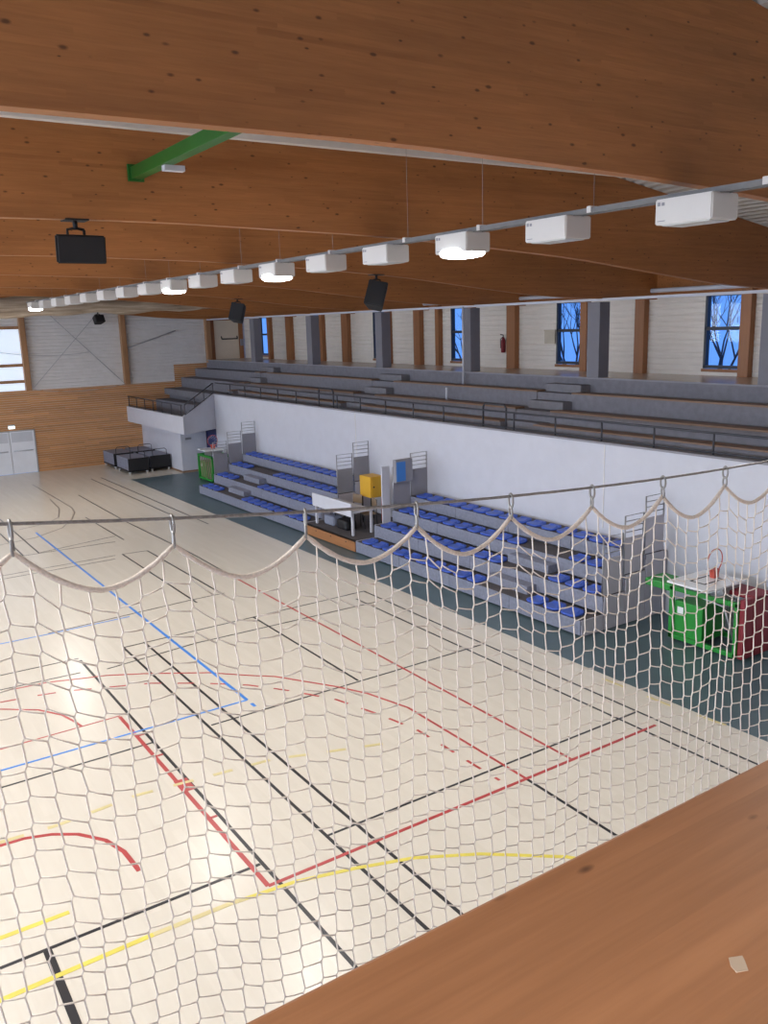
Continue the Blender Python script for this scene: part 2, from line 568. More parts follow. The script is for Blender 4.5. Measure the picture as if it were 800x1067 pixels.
st('wall_end_cladding', cl, M['clad2'], 'pale grey ribbed cladding on the upper end wall', 'wall')
ENDC = [-18.15, -13.66, -8.93, -4.2, .5, 5.2, 9.9]
ordl = ['beside the upper gallery door', 'second from the gallery door', 'third from the gallery door, right of the frosted window',
        'left of the frosted window', 'second left of the frosted window', 'third left of the frosted window', 'nearest the left wall']
for i, y in enumerate(ENDC):
    z0 = 4.78 if i == 0 else 3.92
    mb = MB().box(XE - .26, XE + .02, y - .13, y + .13, z0, min(deck_z(y), 9.6), .01)
    st('timber_column', mb, M['endpost'], 'timber column on the pale end wall, ' + ordl[i], 'column', group='end wall columns')

# frosted window of the end wall
w = empty('window_1', (XE, -6.6, 3.95), 'bright frosted window with brown crossbars at the left of the end wall', 'window', kind='structure')
MB().box(XE + .01, XE + .045, -8.8, -4.33, 3.95, 6.9).build('frosted_pane', M['frost2'], w)
for z in (4.36, 5.12, 6.85):
    MB().box(XE - .06, XE + .04, -8.8, -4.33, z - .07, z + .07, .005).build('crossbar', M['endpost'], w)

# double door in the end wall
d = empty('door_1', (XE, -7.48, 0), 'pale double door in the slatted end wall with a push bar', 'door', kind='structure')
for y0, y1 in ((-8.94, -7.85), (-7.82, -6.05)):
    lf = MB().box(XE - .03, XE + .03, y0, y1, .01, 2.02, .004).build('door_leaf', M['door'], d)
    MB().box(XE - .035, XE - .03, y0 + .06, y1 - .06, 1.52, 1.98).build('upper_panel', M['kick'], lf)
    pb = MB().tube([(XE - .06, y0 + .12, 1.1), (XE - .06, y1 - .1, 1.1)], .03, 8)
    pb.tube([(XE - .03, y0 + .2, 1.1), (XE - .07, y0 + .2, 1.1)], .025, 6).tube([(XE - .03, y1 - .2, 1.1), (XE - .07, y1 - .2, 1.1)], .025, 6)
    pb.build('push_bar', M['kick'], lf)
MB().box(XE - .05, XE + .02, -9.0, -8.94, 0, 2.08).box(XE - .05, XE + .02, -6.05, -6.0, 0, 2.08).box(XE - .05, XE + .02, -9.0, -6.0, 2.02, 2.08).build('door_frame', M['steelgrey'], d)
ex = empty('exit_lamp', (XE - .06, -7.98, 2.2), 'small lit lamp on the slats above the double door', 'lamp')
MB().box(XE - .03, XE, -8.14, -7.82, 2.16, 2.36, .01).build('lamp_housing', M['steelgrey'], ex)
MB().box(XE - .09, XE - .03, -8.12, -7.84, 2.17, 2.3, .015).build('lamp_cover', M['exit'], ex)

# tie rods on the end wall
for i, (a, b, lab) in enumerate((((XE - .12, -13.55, 3.95), (XE - .12, -9.1, 8.6), 'falling to the right'), ((XE - .24, -9.1, 4.0), (XE - .24, -13.4, 8.4), 'rising to the right'),
                                 ((XE - .12, -13.8, 5.7), (XE - .12, -16.4, 6.5), 'on the panel beside the gallery steps'))):
    t = MB().tube([a, b], (.016, .012, .03)[i], 8).build('tie_rod', M['steelgrey'], None, a)
    tag(t, 'thin steel tie rod crossing the end wall cladding, ' + lab, 'rod', 'wall tie rods')
def sag(a, b, s, n=16):
    a, b = Vector(a), Vector(b)
    return [a.lerp(b, i / n) - Vector((0, 0, s * 4 * (i / n) * (1 - i / n))) for i in range(n + 1)]
for a, b, s, lab in (((XE - .2, -9.0, 3.98), (XE - .2, -13.5, 3.95), .22, 'thin pale cable sagging over the top of the timber slats'),
                     ((XE - .2, -4.3, 6.9), (XE - .2, -11.9, 5.6), .55, 'thin dark cable drooping across the end wall cladding')):
    t = MB().tube(sag(a, b, s), .012, 6).build('hanging_cable', M['steelgrey'], None, a)
    tag(t, lab, 'cable')

# ---- roof deck
def deck_side(sgn):
    mb = MB()
    y = 0.0
    L = 18.2 if sgn < 0 else 17
    n = int(L / .25)
    prof = []
    for i in range(n):
        for dy, dz in ((0, 0), (.1, 0), (.125, .045), (.225, .045)):
            yy = -3.5 + sgn * (i * .25 + dy)
            prof.append((yy, deck_z(yy) + dz))
    yy = -3.5 + sgn * n * .25
    pts = prof + [(yy, deck_z(yy) + .25), (-3.5, deck_z(-3.5) + .25)]
    mb.prism(pts, 0, -4, XE + .3)
    return mb
st('ceiling', deck_side(-1), M['deck'], 'ribbed pale roof deck above the beams, window side', 'ceiling')
st('ceiling_far_slope', deck_side(1), M['deck'], 'ribbed pale roof deck above the beams, court side', 'ceiling')

def beam_bottom(y):
    t = -y
    tab = [(-17, 7.0), (-9, 7.5), (-5, 7.72), (-1, 7.85), (1.2, 7.87), (4, 7.9), (7.2, 7.83), (9.3, 7.72), (11.5, 7.57), (13.8, 7.32), (15.5, 7.14), (17.3, 7.04), (20.6, 6.98)]
    for (a, za), (b, zb) in zip(tab, tab[1:]):
        if a <= t <= b:
            return za + (zb - za) * (t - a) / (b - a)
    return tab[0][1] if t < tab[0][0] else tab[-1][1]
ys = [YL - i * (YL + 20.3) / 40 for i in range(41)]
base_beam = None
for k, x in enumerate(BX):
    pts = [(y, beam_bottom(y)) for y in ys] + [(y, deck_z(y)) for y in (-20.3, -3.5, YL)]
    if base_beam is None:
        mb = MB().prism(pts, 0, x, x + .14)
        o = mb.build('roof_beam', M['beam'], None, (x, -3.5, 8))
        base_beam = o
    else:
        o = base_beam.copy(); COL.objects.link(o)
        o.location.x = x
    lab = 'deep glulam roof beam nearest the camera' if k == 0 else ('glulam roof beam, %s from the camera, spanning the hall' % ORD[k])
    tag(o, lab, 'beam', 'glulam roof beams', 'structure')

t = MB().box(10.4, 10.5, -12.98, 9.5, 8.835, 9.0, .006)
st('trim_1', t, M['lamp'], 'long white rail running between the two nearest roof beams', 'rail')

# green brace
g = empty('green_brace', (8.5, -3.8, 8.45), 'green square steel brace between the two nearest roof beams', 'brace')
MB().box(5.89, 11.05, -3.87, -3.73, 8.385, 8.525, .008).build('bar', M['greenbar'], g)
MB().box(11.05, 11.085, -3.9, -3.7, 8.36, 8.56, .004).build('end_plate', M['greenbar'], g)
MB().box(9.95, 10.05, -4.0, -3.76, 8.325, 8.385).build('white_tag', M['white'], g)

# ---- upper rear wall with windows
WY_ = -20.3
WIN = [(8.3, 9.45), (13.68, 14.8), (19.17, 20.3), (24.6, 25.73), (29.9, 31.0), (35.3, 36.4), (40.7, 41.85)]
cl = MB()
px = -4
for a, b in WIN:
    ribbed(px, a, WY_, 0, 4.93, 7.1, 0, mb=cl)
    ribbed(a, b, WY_, 0, 4.93, 5.1, 0, mb=cl)
    px = b
ribbed(px, XE, WY_, 0, 4.93, 7.1, 0, mb=cl)
st('wall_back_fascia', MB().box(-4, XE, WY_ - .1, WY_ + .03, 7.1, 8.3), M['beam'], 'timber boarding along the top of the rear wall', 'wall')
st('wall_back', cl, M['clad'], 'cream ribbed rear wall of the upper walkway', 'wall')
for i, (a, b) in enumerate(WIN):
    labs = ['tall dark-framed window beyond the right edge of the view', 'tall dark-framed rear window at the far right with bare branches behind',
            'second tall rear window from the right, beside a notice board', 'third tall rear window from the right', 'fourth tall rear window from the right, half behind a grey pillar',
            'fifth tall rear window from the right, narrow behind a pillar', 'tall rear window nearest the end wall']
    w = empty('window_%d' % (i + 2), ((a + b) / 2, WY_, 5.1), labs[i], 'window', 'rear gallery windows', 'structure')
    fr = MB()
    t_ = .07
    fr.box(a, a + t_, WY_ - .1, WY_ + .05, 5.12, 7.08).box(b - t_, b, WY_ - .1, WY_ + .05, 5.12, 7.08)
    fr.box(a, b, WY_ - .1, WY_ + .05, 5.12, 5.2).box(a, b, WY_ - .1, WY_ + .05, 7.0, 7.08).box(a, b, WY_ - .1, WY_ + .05, 6.12, 6.21)
    fr.build('window_frame', M['frame'], w)
    for z0, z1 in ((5.2, 6.12), (6.21, 7.0)):
        MB().box(a + t_, b - t_, WY_ - .05, WY_ - .035, z0, z1).build('pane', M['glass'], w)
    MB().tube([(a + .09, WY_ + .07, 6.45), (a + .09, WY_ + .12, 6.45), (a + .09, WY_ + .12, 6.3)], .012, 6).build('handle', M['black'], w)
    MB().box(a - .06, b + .02, WY_, WY_ + .09, 5.03, 5.11).build('sill', M['post'], w)
PW = [(8.0, .27), (11.35, .32), (13.5, .3), (16.87, .34), (19.02, .26), (22.3, .42), (24.45, .26), (26.4, .22), (27.7, .42), (29.78, .28), (33.1, .5), (35.2, .28), (38.4, .5), (40.55, .26)]
for i, (x, wd) in enumerate(PW):
    mb = MB().box(x - wd / 2, x + wd / 2, WY_ - .01, WY_ + .2, 4.93, 7.3, .008)
    st('timber_column', mb, M['post'], 'brown timber column on the rear wall of the upper walkway, %s from the right' % ORD[i], 'column', group='rear wall columns')
# tube along the top of the rear wall, and the white rail over the pillars
tb = MB().tube([(-3, WY_ + .25, 7.22), (XE, WY_ + .25, 7.22)], .06, 10)
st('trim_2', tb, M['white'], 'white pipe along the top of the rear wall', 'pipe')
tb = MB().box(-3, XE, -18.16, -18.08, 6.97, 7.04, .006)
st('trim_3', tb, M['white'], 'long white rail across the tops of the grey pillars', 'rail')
PIL = [6.2, 11.53, 16.75, 22.2, 27.35, 32.68, 38.23]
for i, x in enumerate(PIL):
    wd = .44
    mb = MB().box(x - wd / 2, x + wd / 2, -18.5, -18.1, 4.93, 6.95, .01)
    lab = ['square grey pillar beyond the right edge of the view', 'square grey pillar at the right edge of the upper walkway'] + ['square grey pillar of the upper walkway, %s from the right edge' % ORD[j] for j in range(1, 6)]
    st('pillar', mb, M['pillar'], lab[i], 'pillar', group='grey walkway pillars')

# upper gallery door on the end wall
d = empty('door_2', (XE, -19.3, 4.93), 'cream door with a black push bar at the end of the upper walkway', 'door', kind='structure')
lf = MB().box(XE - .03, XE + .03, -19.95, -18.55, 4.94, 6.95, .004).build('door_leaf', M['cream'], d)
pb = MB().tube([(XE - .1, -19.85, 5.98), (XE - .1, -18.95, 5.98)], .03, 8)
for y in (-19.85, -18.95): pb.tube([(XE - .03, y, 6.12), (XE - .1, y, 5.98)], .03, 6)
pb.build('push_bar', M['black'], lf)
MB().box(XE - .06, XE + .04, -18.55, -18.3, 4.93, 7.02).box(XE - .06, XE + .04, -20.2, -19.95, 4.93, 7.02).box(XE - .06, XE + .04, -20.2, -18.3, 6.95, 7.05).build('door_frame', M['post'], d)
ph = MB().box(XE - .14, XE - .06, -20.17, -20.0, 5.6, 5.95, .01).build('call_box', M['panel'], None, (XE - .1, -20.08, 5.6))
tag(ph, 'small grey box on the timber frame beside the cream door', 'box')

# ---- terraces of the upper stand
AIS = [(16.75, 18.1), (25.3, 26.7), (35.3, 36.5)]
def cuts(x0, x1):
    out, p = [], x0
    for a, b in AIS:
        if a > p and a < x1:
            out.append((p, a)); p = b
    out.append((p, x1))
    return out
stand = empty('upper_stand', (20, -18, 3.6), 'grey carpeted upper spectator terraces with wooden bench edges', 'spectator stand', kind='structure')
ROWS = [(-16.55, -17.35, 4.10), (-17.35, -18.05, 4.52)]
for y0, y1, z in ROWS:
    MB().box(-3, XE, y1, y0, 3.2, z).build('terrace_step', M['carpet'], stand)
MB().box(-3, XE, WY_, -18.05, 4.6, 4.93).build('walkway_floor', M['beige'], stand)
MB().box(-3, XE, -18.4, -18.05, 3.2, 4.6).box(-3, XE, -18.05, -18.03, 4.4, 4.9).build('walkway_riser', M['carpet'], stand)
MB().box(-3, XE, -16.55, -15.6, 3.3, 3.6).build('front_aisle', M['carpet2'], stand)
MB().box(37.42, XE, -15.85, -15.1, 2.4, 3.08).box(37.42, XE, -16.55, -15.85, 2.4, 3.55).build('terrace_step', M['carpet'], stand)
for a, b in cuts(-3, 36.0):
    MB().box(a, b, -16.2, -15.95, 3.6, 3.79).build('bench_base', M['carpet'], stand)
    MB().box(a, b, -16.28, -15.9, 3.79, 3.83, .006).build('bench_plank', M['plank'], stand)
for (y0, y1, z) in ROWS:
    for a, b in cuts(-3, 43.8 if z > 5 else 36.0):
        MB().box(a, b, y0 - .3, y0 + .04, z, z + .045, .006).build('bench_plank', M['plank'], stand)
        MB().box(a, b, y0 + .0, y0 + .02, 3.6 if z < 4.2 else 4.1, z).build('riser_board', M['carpet'], stand)
for a, b in AIS:
    for y0, z in ((-16.55, 3.6), (-17.35, 4.1), (-18.03, 4.52)):
        MB().box(a, b, y0, y0 + .36, z, z + .22, .008).build('stair_step', M['carpet2'], stand)
# pale nosing of the walkway edge
MB().box(-3, XE, -18.06, -18.0, 4.9, 4.94, .005).build('edge_nosing', M['panel'], stand)

# ---- front wall under the stand and balcony
fwall = MB().box(-3, 37.15, -15.75, -15.5, 0, 3.62).box(39.2, XE, -15.75, -15.5, 0, 2.3).box(37.15, XE, -15.75, -15.5, 2.05, 2.4)
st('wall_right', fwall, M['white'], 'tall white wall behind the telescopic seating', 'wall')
for i, x in enumerate((13.9, 25.0)):
    mb = MB().box(x - .012, x + .012, -15.5, -15.485, 1.6, 3.6)
    st('trim_%d' % (i + 4), mb, M['clad2'], 'narrow vertical joint strip on the white wall, ' + ('nearer' if i == 0 else 'farther') + ' one', 'joint')
st('trim_6', MB().box(-3, 37.2, -15.8, -15.46, 3.62, 3.67, .005), M['panel'], 'grey coping along the top of the white wall', 'coping')
bal = empty('balcony', (40, -14.5, 2.05), 'white balcony stepping out beside the end wall', 'balcony', kind='structure')
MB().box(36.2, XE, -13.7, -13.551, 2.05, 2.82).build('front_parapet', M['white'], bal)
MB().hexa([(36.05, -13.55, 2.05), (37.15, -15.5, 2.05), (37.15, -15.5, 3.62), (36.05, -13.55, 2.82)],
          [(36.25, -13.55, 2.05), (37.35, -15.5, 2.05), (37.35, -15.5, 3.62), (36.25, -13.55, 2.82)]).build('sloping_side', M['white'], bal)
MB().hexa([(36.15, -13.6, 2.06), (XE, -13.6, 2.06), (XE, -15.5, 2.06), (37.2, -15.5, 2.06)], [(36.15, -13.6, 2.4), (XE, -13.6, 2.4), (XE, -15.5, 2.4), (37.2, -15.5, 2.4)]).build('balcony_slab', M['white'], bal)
st('wall_store', MB().box(38.4, XE, -15.5, -14.24, 0, 2.05), M['white'], 'white wall of the store room under the balcony', 'wall')
st('baseboard_store', MB().box(38.38, XE, -15.5, -14.22, 0, .08), M['plank'], 'brown skirting at the foot of the store room wall', 'skirting')
st('trim_7', MB().box(38.37, 38.4, -14.75, -14.45, 1.52, 1.62), M['panel'], 'small grey sign on the side of the store room wall', 'sign')
d = empty('door_3', (38.2, -15.6, 0), 'navy blue door under the balcony behind the green goal', 'door', kind='structure')
lf = MB().box(37.2, 39.15, -15.62, -15.56, .02, 2.04, .004).build('door_leaf', M['navy'], d)
MB().tube([(37.4, -15.56, 1.05), (37.4, -15.5, 1.05), (37.52, -15.5, 1.05)], .012, 6).build('door_handle', M['steel'], lf)

# ---- railings
def railing(pts, h, post_at, label, loops=()):
    r = empty('guard_railing', pts[0], label, 'railing')
    top = [Vector(p) + Vector((0, 0, h)) for p in pts]
    MB().tube(top, .026, 8).build('top_rail', M['dark'], r)
    MB().tube([Vector(p) + Vector((0, 0, .06)) for p in pts], .02, 8).build('bottom_rail', M['dark'], r)
    for p in post_at:
        MB().tube([p, Vector(p) + Vector((0, 0, h))], .022, 8).build('post', M['dark'], r)
    for a, b, y, z, hh in loops:
        MB().tube([(a, y, z), (a, y, z + hh - .08), (a + .08, y, z + hh), (b - .08, y, z + hh), (b, y, z + hh - .08), (b, y, z)], .028, 8).build('aisle_hoop', M['dark'], r)
    return r
xs = [-1.2 + 1.53 * i for i in range(26)]
xs = [x for x in xs if x < 36.9 and not 17.3 < x < 18.7 and not 26.4 < x < 28]
railing([(-2.8, -15.6, 3.66), (37.1, -15.6, 3.66)], .47, [(x, -15.6, 3.66) for x in xs], 'dark low railing along the top of the white wall',
        [(17.54, 18.49, -15.66, 3.66, .64), (26.7, 27.74, -15.66, 3.66, .64)])
railing([(37.2, -15.5, 3.62), (36.2, -13.72, 2.84)], .5, [(37.2 - .333 * i, -15.5 + .593 * i, 3.62 - .26 * i) for i in range(4)], 'dark sloping handrail down the side of the balcony')
railing([(36.3, -13.62, 2.82), (43.7, -13.62, 2.82)], .5, [(36.4 + 1.2 * i, -13.62, 2.82) for i in range(7)], 'dark railing on the front parapet of the balcony')

pole = MB().tube([(22.05, -17.85, 4.55), (22.05, -17.85, 7.0)], .035, 8)
tag(pole.build('white_pole', M['white'], None, (22.05, -17.85, 4.5)), 'slim white pole standing in front of the third grey pillar', 'pole')
pole = MB().tube([(21.86, -17.0, 4.1), (21.86, -17.0, 4.5)], .035, 8)
tag(pole.build('short_post', M['white'], None, (21.86, -17.0, 4.1)), 'short white post on the upper terrace below the slim pole', 'post')
nb = MB().box(20.36, 20.82, WY_ + .02, WY_ + .06, 5.75, 6.15, .005).box(20.34, 20.84, WY_ + .02, WY_ + .07, 6.15, 6.19)
tag(nb.build('notice_board', M['notice'], None, (20.8, WY_, 5.75)), 'small brown notice board left of a rear window', 'notice board')
fe = empty('fire_extinguisher', (22.75, WY_ + .12, 5.45), 'dark fire extinguisher hanging beside a timber column of the rear wall', 'fire extinguisher')
MB().tube([(22.75, WY_ + .12, z) for z in (5.45, 5.47, 5.85, 5.93, 5.97)], .08, 10, rad=[.06, .08, .08, .045, .03]).build('cylinder', M['red'], fe)
MB().tube([(22.75, WY_ + .12, 5.97), (22.75, WY_ + .12, 6.04), (22.85, WY_ + .16, 6.06)], .018, 6).tube([(22.75, WY_ + .12, 6.0), (22.85, WY_ + .16, 5.9), (22.84, WY_ + .16, 5.6)], .012, 6).build('hose_and_valve', M['black'], fe)

# ---- left wall with frosted windows added unseen to light the hall, near wall under the gallery (behind the camera)
lw = MB().box(-4, XE, YL, YL + .25, 0, 4.6).box(-4, XE, YL, YL + .25, 7.2, 9)
for k in range(-1, 9):
    x = .41 + 5.34 * (k + 1) - 5.34
    lw.box(x - .2, x + .4, YL, YL + .25, 4.6, 7.2)
st('wall_left', lw, M['white'], 'white left wall of the hall below the added daylight windows', 'wall')
for k in range(-1, 8):
    x0 = max(.81 + 5.34 * k, -3.9)
    x1 = min(x0 + 4.74, XE)
    w = empty('window_%d' % (k + 10), ((x0 + x1) / 2, YL + .1, 4.6), 'frosted daylight window added out of view in the left wall, %s from the gallery' % ORD[k + 1], 'window', 'added left wall daylight windows', 'structure')
    MB().box(x0, x1, YL + .08, YL + .12, 4.6, 7.2).build('frosted_pane', M['frost'], w)
    fr = MB()
    for i in range(4):
        xx = x0 + (x1 - x0) * i / 3
        fr.box(xx - .04, xx + .04, YL + .02, YL + .08, 4.6, 7.2)
    fr.build('window_frame', M['steelgrey'], w)
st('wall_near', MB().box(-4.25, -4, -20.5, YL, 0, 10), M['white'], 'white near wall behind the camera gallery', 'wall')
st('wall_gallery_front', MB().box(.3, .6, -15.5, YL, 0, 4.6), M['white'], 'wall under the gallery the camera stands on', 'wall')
st('floor_gallery', MB().box(-4, .7, -15.5, YL, 4.6, 4.8), M['carpet'], 'floor of the gallery the camera stands on', 'floor')

# ================================================================== FOREGROUND
pp = empty('wooden_parapet', (.5, -1, 4.8), 'broad wooden parapet rail in the lower right foreground', 'parapet')
MB().box(.16, .824, -9, 4, 5.62, 5.76, .008).build('parapet_cap', M['cap'], pp, (.5, -1.3, 5.76))
MB().box(.3, .62, -9, 4, 4.8, 5.62).build('parapet_body', M['beam'], pp)

cm = MB().prism([(.556, -.872), (.548, -.889), (.54, -.883), (.529, -.873), (.535, -.858), (.546, -.862)], 2, 5.7595, 5.7612)
cm.build('pale_chip', M['chip'], pp)
NX = 2.8
def cable_z(y):
    t = -y
    return 5.99 - .1013 * (t - .47) + .0157 * (t - .47) * (t - 2.05)
cb = MB().tube([(NX, 3.2 - .2 * i, cable_z(3.2 - .2 * i)) for i in range(70)], .0062, 8)
tag(cb.build('net_cable', M['cable'], None, (NX, 0, 6)), 'taut grey steel cable carrying the safety net', 'cable')
SP = .5145
CY = [-.47 - SP * k for k in range(-3, 16)]

def oval(c, ax, h, w, r, tw, n=20):
    """closed wire link: centre c, height h, half width w, turned tw about the vertical"""
    pts = []
    for i in range(n):
        a = 2 * PI * i / n
        s, z = w * math.sin(a), h / 2 * math.cos(a)
        pts.append((c[0] + s * math.sin(tw), c[1] + s * math.cos(tw), c[2] + z))
    return pts
random.seed(3)
for k, y in enumerate(CY):
    zc = cable_z(y)
    vis = k - 3
    if 0 <= vis <= 7:
        lab = 'steel carabiner hanging the net from the cable, %s from the left' % ORD[vis]
    elif vis < 0:
        lab = 'steel carabiner hanging the net from the cable, %s beyond the left edge' % ORD[-vis - 1]
    else:
        lab = 'steel carabiner hanging the net from the cable, %s beyond the right edge' % ORD[vis - 8]
    c = empty('carabiner', (NX, y, zc), lab, 'carabiner', 'carabiners along the net cable')
    tw = 1.72 + random.uniform(-.18, .18)
    MB().tube(oval((NX, y, zc - .021), None, .064, .018, .004, tw), .0052, 8, closed=True).build('upper_link', M['steel'], c)
    MB().tube(oval((NX, y, zc - .074), None, .056, .0155, .004, tw + random.uniform(.1, .4)), .005, 8, closed=True).build('lower_link', M['steel'], c)

net = empty('safety_net', (NX, -2, 5.8), 'knotless cream protective net hanging in scallops from the cable', 'net')
D = .135
def shape(s): return 1 - abs(2 * s - 1) ** 1.75
def carz(y): return cable_z(y) - .093
def border_pts():
    P = []
    for k in range(len(CY) - 1):
        for i in range(16):
            s = i / 16
            y = CY[k] + (CY[k + 1] - CY[k]) * s
            P.append((NX, y, carz(y) - D * shape(s) * (1 + .06 * math.sin(k * 2.3))))
    y = CY[-1]
    P.append((NX, y, carz(y)))
    return P
random.seed(5)
bp = border_pts()
rad = [.0098 * (1 + random.uniform(-.1, .12)) for _ in bp]
MB().tube(bp, .009, 8, rad=rad).build('border_rope', M['rope'], net)
cols = []
for k in range(len(CY) - 1):
    for i in range(6):
        s = (i + .5) / 6
        cols.append((CY[k] + (CY[k + 1] - CY[k]) * s, s, k))
NR = 26
nodes = []
for ci, (y, s, k) in enumerate(cols):
    row = []
    pull = (s - .5)
    for j in range(NR + 1):
        if j == 0:
            z = carz(y) - D * shape(s) * (1 + .06 * math.sin(k * 2.3))
            yy = y + .010 * (1 if s > .5 else -1) * 0
            # strands gather towards the carabiners at the top
            yy = y - pull * 0.0
        else:
            amp = .2 + .6 * math.exp(-(j - 1) / 6.0)
            z = carz(y) - .11 - .1 * (j - 1) - D * amp * shape(s) + random.uniform(-.004, .004)
            yy = y + .006 * math.sin(ci * 1.7 + j * .35) + random.uniform(-.003, .003)
        xx = NX + .02 * math.sin(ci * .5 + j * .16) * min(1, j / 6)
        row.append((xx, yy, z))
    nodes.append(row)
nm = MB()
RS = .0034
J, DL = .0045, .009
for ci, row in enumerate(nodes):
    path = []
    for j in range(NR + 1):
        x, y, z = row[j]
        if j == 0:
            path.append((x, y, z))
        else:
            path.append((x, y - J, z + DL))
            path.append((x, y + J, z - DL))
    nm.tube(path, RS, 6)
    if ci + 1 < len(nodes):
        nxt = nodes[ci + 1]
        for j in range(1, NR + 1):
            a, b = row[j], nxt[j]
            up_ = .009
            p0 = Vector((a[0], a[1] - J * .5, a[2] + up_))
            p1 = Vector((b[0], b[1] + J * .5, b[2] - up_))
            mid_ = (p0 + p1) / 2 - Vector((0, 0, .002))
            nm.tube([p0, mid_, p1], RS * .92, 6)
nm.build('netting', M['netting'], net)

# ================================================================== CEILING THINGS
LY0, LY1, LZ0, LZ1 = -7.6, -7.2, 7.42, 7.66
tr = empty('cable_tray', (20, -7.4, 7.72), 'long grey cable tray carrying the row of box lights', 'cable tray')
MB().box(-2.5, 34.6, -7.47, -7.33, 7.66, 7.675).box(-2.5, 34.6, -7.475, -7.465, 7.655, 7.712).box(-2.5, 34.6, -7.335, -7.325, 7.655, 7.712).build('tray_channel', M['tray'], tr)
MB().tube([(-2.4 + .72 * i, -7.4 + .015 * math.sin(i), 7.685) for i in range(51)], .012, 6).build('power_cable', M['steelgrey'], tr)
for i in range(19):
    x = -.65 + 1.85 * i + (.13 if i % 3 else -.1)
    if any(b - .15 < x < b + .35 for b in BX): x += .55
    MB().tube([(x, -7.4, 7.67), (x, -7.4, deck_z(-7.4))], .0025, 5).build('suspension_wire', M['steel'], tr)
    MB().box(x - .03, x + .03, -7.43, -7.32, 7.66, 7.73, .005).build('clamp', M['lamp'], tr)
def lamp_under(c, x, y):
    l = bpy.data.lights.new('lamp_light', 'AREA')
    l.shape = 'RECTANGLE'
    l.size, l.size_y, l.energy, l.color = .5, .3, LAMP_W if x < 30 else LAMP_W * 1.5, (1, .95, .88)
    o = bpy.data.objects.new('lamp_light', l)
    COL.objects.link(o)
    o.parent = c
    o.location = Vector((x, y, LZ0 - .085)) - Vector(c.location)
LAMP_W = 120
LX = [-1.4, 3.91, 5.66, 7.51, 9.23, 11.02, 12.76, 14.53, 16.27, 17.97, 19.7, 21.35, 23.1, 24.85, 26.6, 28.35, 30.1, 31.85, 33.6]
for i, x in enumerate(LX):
    x -= .09
    i -= 2
    lit = i in (-2, -1, 2, 5, 8, 16)
    lab = ('lit' if lit else 'unlit') + ' white box light under the cable tray, %s from the right' % ORD[i]
    if i < 0: lab = 'lit white box light, ' + ('just beyond the right edge of the view' if i == -1 else 'over the camera gallery')
    c = empty('ceiling_light', (x, -7.4, LZ0), lab, 'ceiling light', 'box lights under the cable tray')
    hb = MB()
    h = .325
    hb.prism([(x - h, LZ0), (x + h, LZ0), (x + h, LZ1), (x - h, LZ1)], 1, LY0, LY1)
    bmesh.ops.bevel(hb.bm, geom=hb.bm.edges[:], offset=.012, segments=2, affect='EDGES')
    ho = hb.build('housing', M['lamp'], c)
    if lit:
        dm = MB()
        for (z, s) in ((0, 0),):
            pass
        n = 28
        prev = None
        rings = []
        for zz_, sc_ in ((LZ0 + .055, .9), (LZ0 + .03, 1.0), (LZ0 - .02, .98), (LZ0 - .05, .85), (LZ0 - .065, .5)):
            ring = []
            for q in range(n):
                a = 2 * PI * q / n
                ca, sa = math.cos(a), math.sin(a)
                e = .55
                ring.append(dm.bm.verts.new((x + .3 * sc_ * math.copysign(abs(ca) ** e, ca), -7.4 + .222 * sc_ * math.copysign(abs(sa) ** e, sa), zz_)))
            rings.append(ring)
        for A, B in zip(rings, rings[1:]):
            for q in range(n):
                dm.bm.faces.new((A[q], A[(q + 1) % n], B[(q + 1) % n], B[q])).smooth = True
        dm.bm.faces.new(rings[0]); dm.bm.faces.new(rings[-1])
        dm.build('diffuser', M['lit'], c)
        lamp_under(c, x, -7.4)
    else:
        MB().box(x - .27, x + .27, LY0 + .05, LY1 - .05, LZ0 - .012, LZ0 + .002, .004).build('diffuser', M['unlit'], c)
    if i < 10:
        # small printed marks on the side facing the court
        for a_, b_, c_, d_ in ((.26, .295, LZ1 - .065, LZ1 - .03), (.21, .245, LZ1 - .065, LZ1 - .035), (.2, .29, LZ0 + .03, LZ0 + .037)):
            MB().box(x + a_, x + b_, LY1, LY1 + .002, c_, d_).build('printed_mark', M['panel'], ho)
    for xx in (x - .2, x + .2):
        MB().box(xx - .012, xx + .012, -7.41, -7.39, LZ1 - .005, 7.665).build('hanger', M['steel'], c)

side_light = bpy.data.lights.new('side_fill_light', 'AREA')
side_light.shape = 'RECTANGLE'
side_light.size, side_light.size_y, side_light.energy, side_light.color = .5, .3, 100, (1, .95, .88)
# unseen row of lamps added to brighten the floor, left of the view
src = [o for o in S.objects if o.name.startswith('ceiling_light') and o['label'].startswith('lit')][2]
for i in range(12):
    c = copy_tree(src)
    c.location = ((3.9, 9.2, 14.5, 19.7, 24.9, 30.1, -1.4, 6.6, 11.9, 17.1, 22.3, 27.4)[i], .6, LZ0)
    if any(b_ - .5 < c.location.x < b_ + .7 for b_ in BX): c.location.x += 1.0
    for q in c.children:
        if q.type == 'LIGHT':
            q.data = side_light
    tag(c, 'lit white box light of the row left of the view, %s from the gallery' % ORD[i], 'ceiling light', 'added court side box lights')

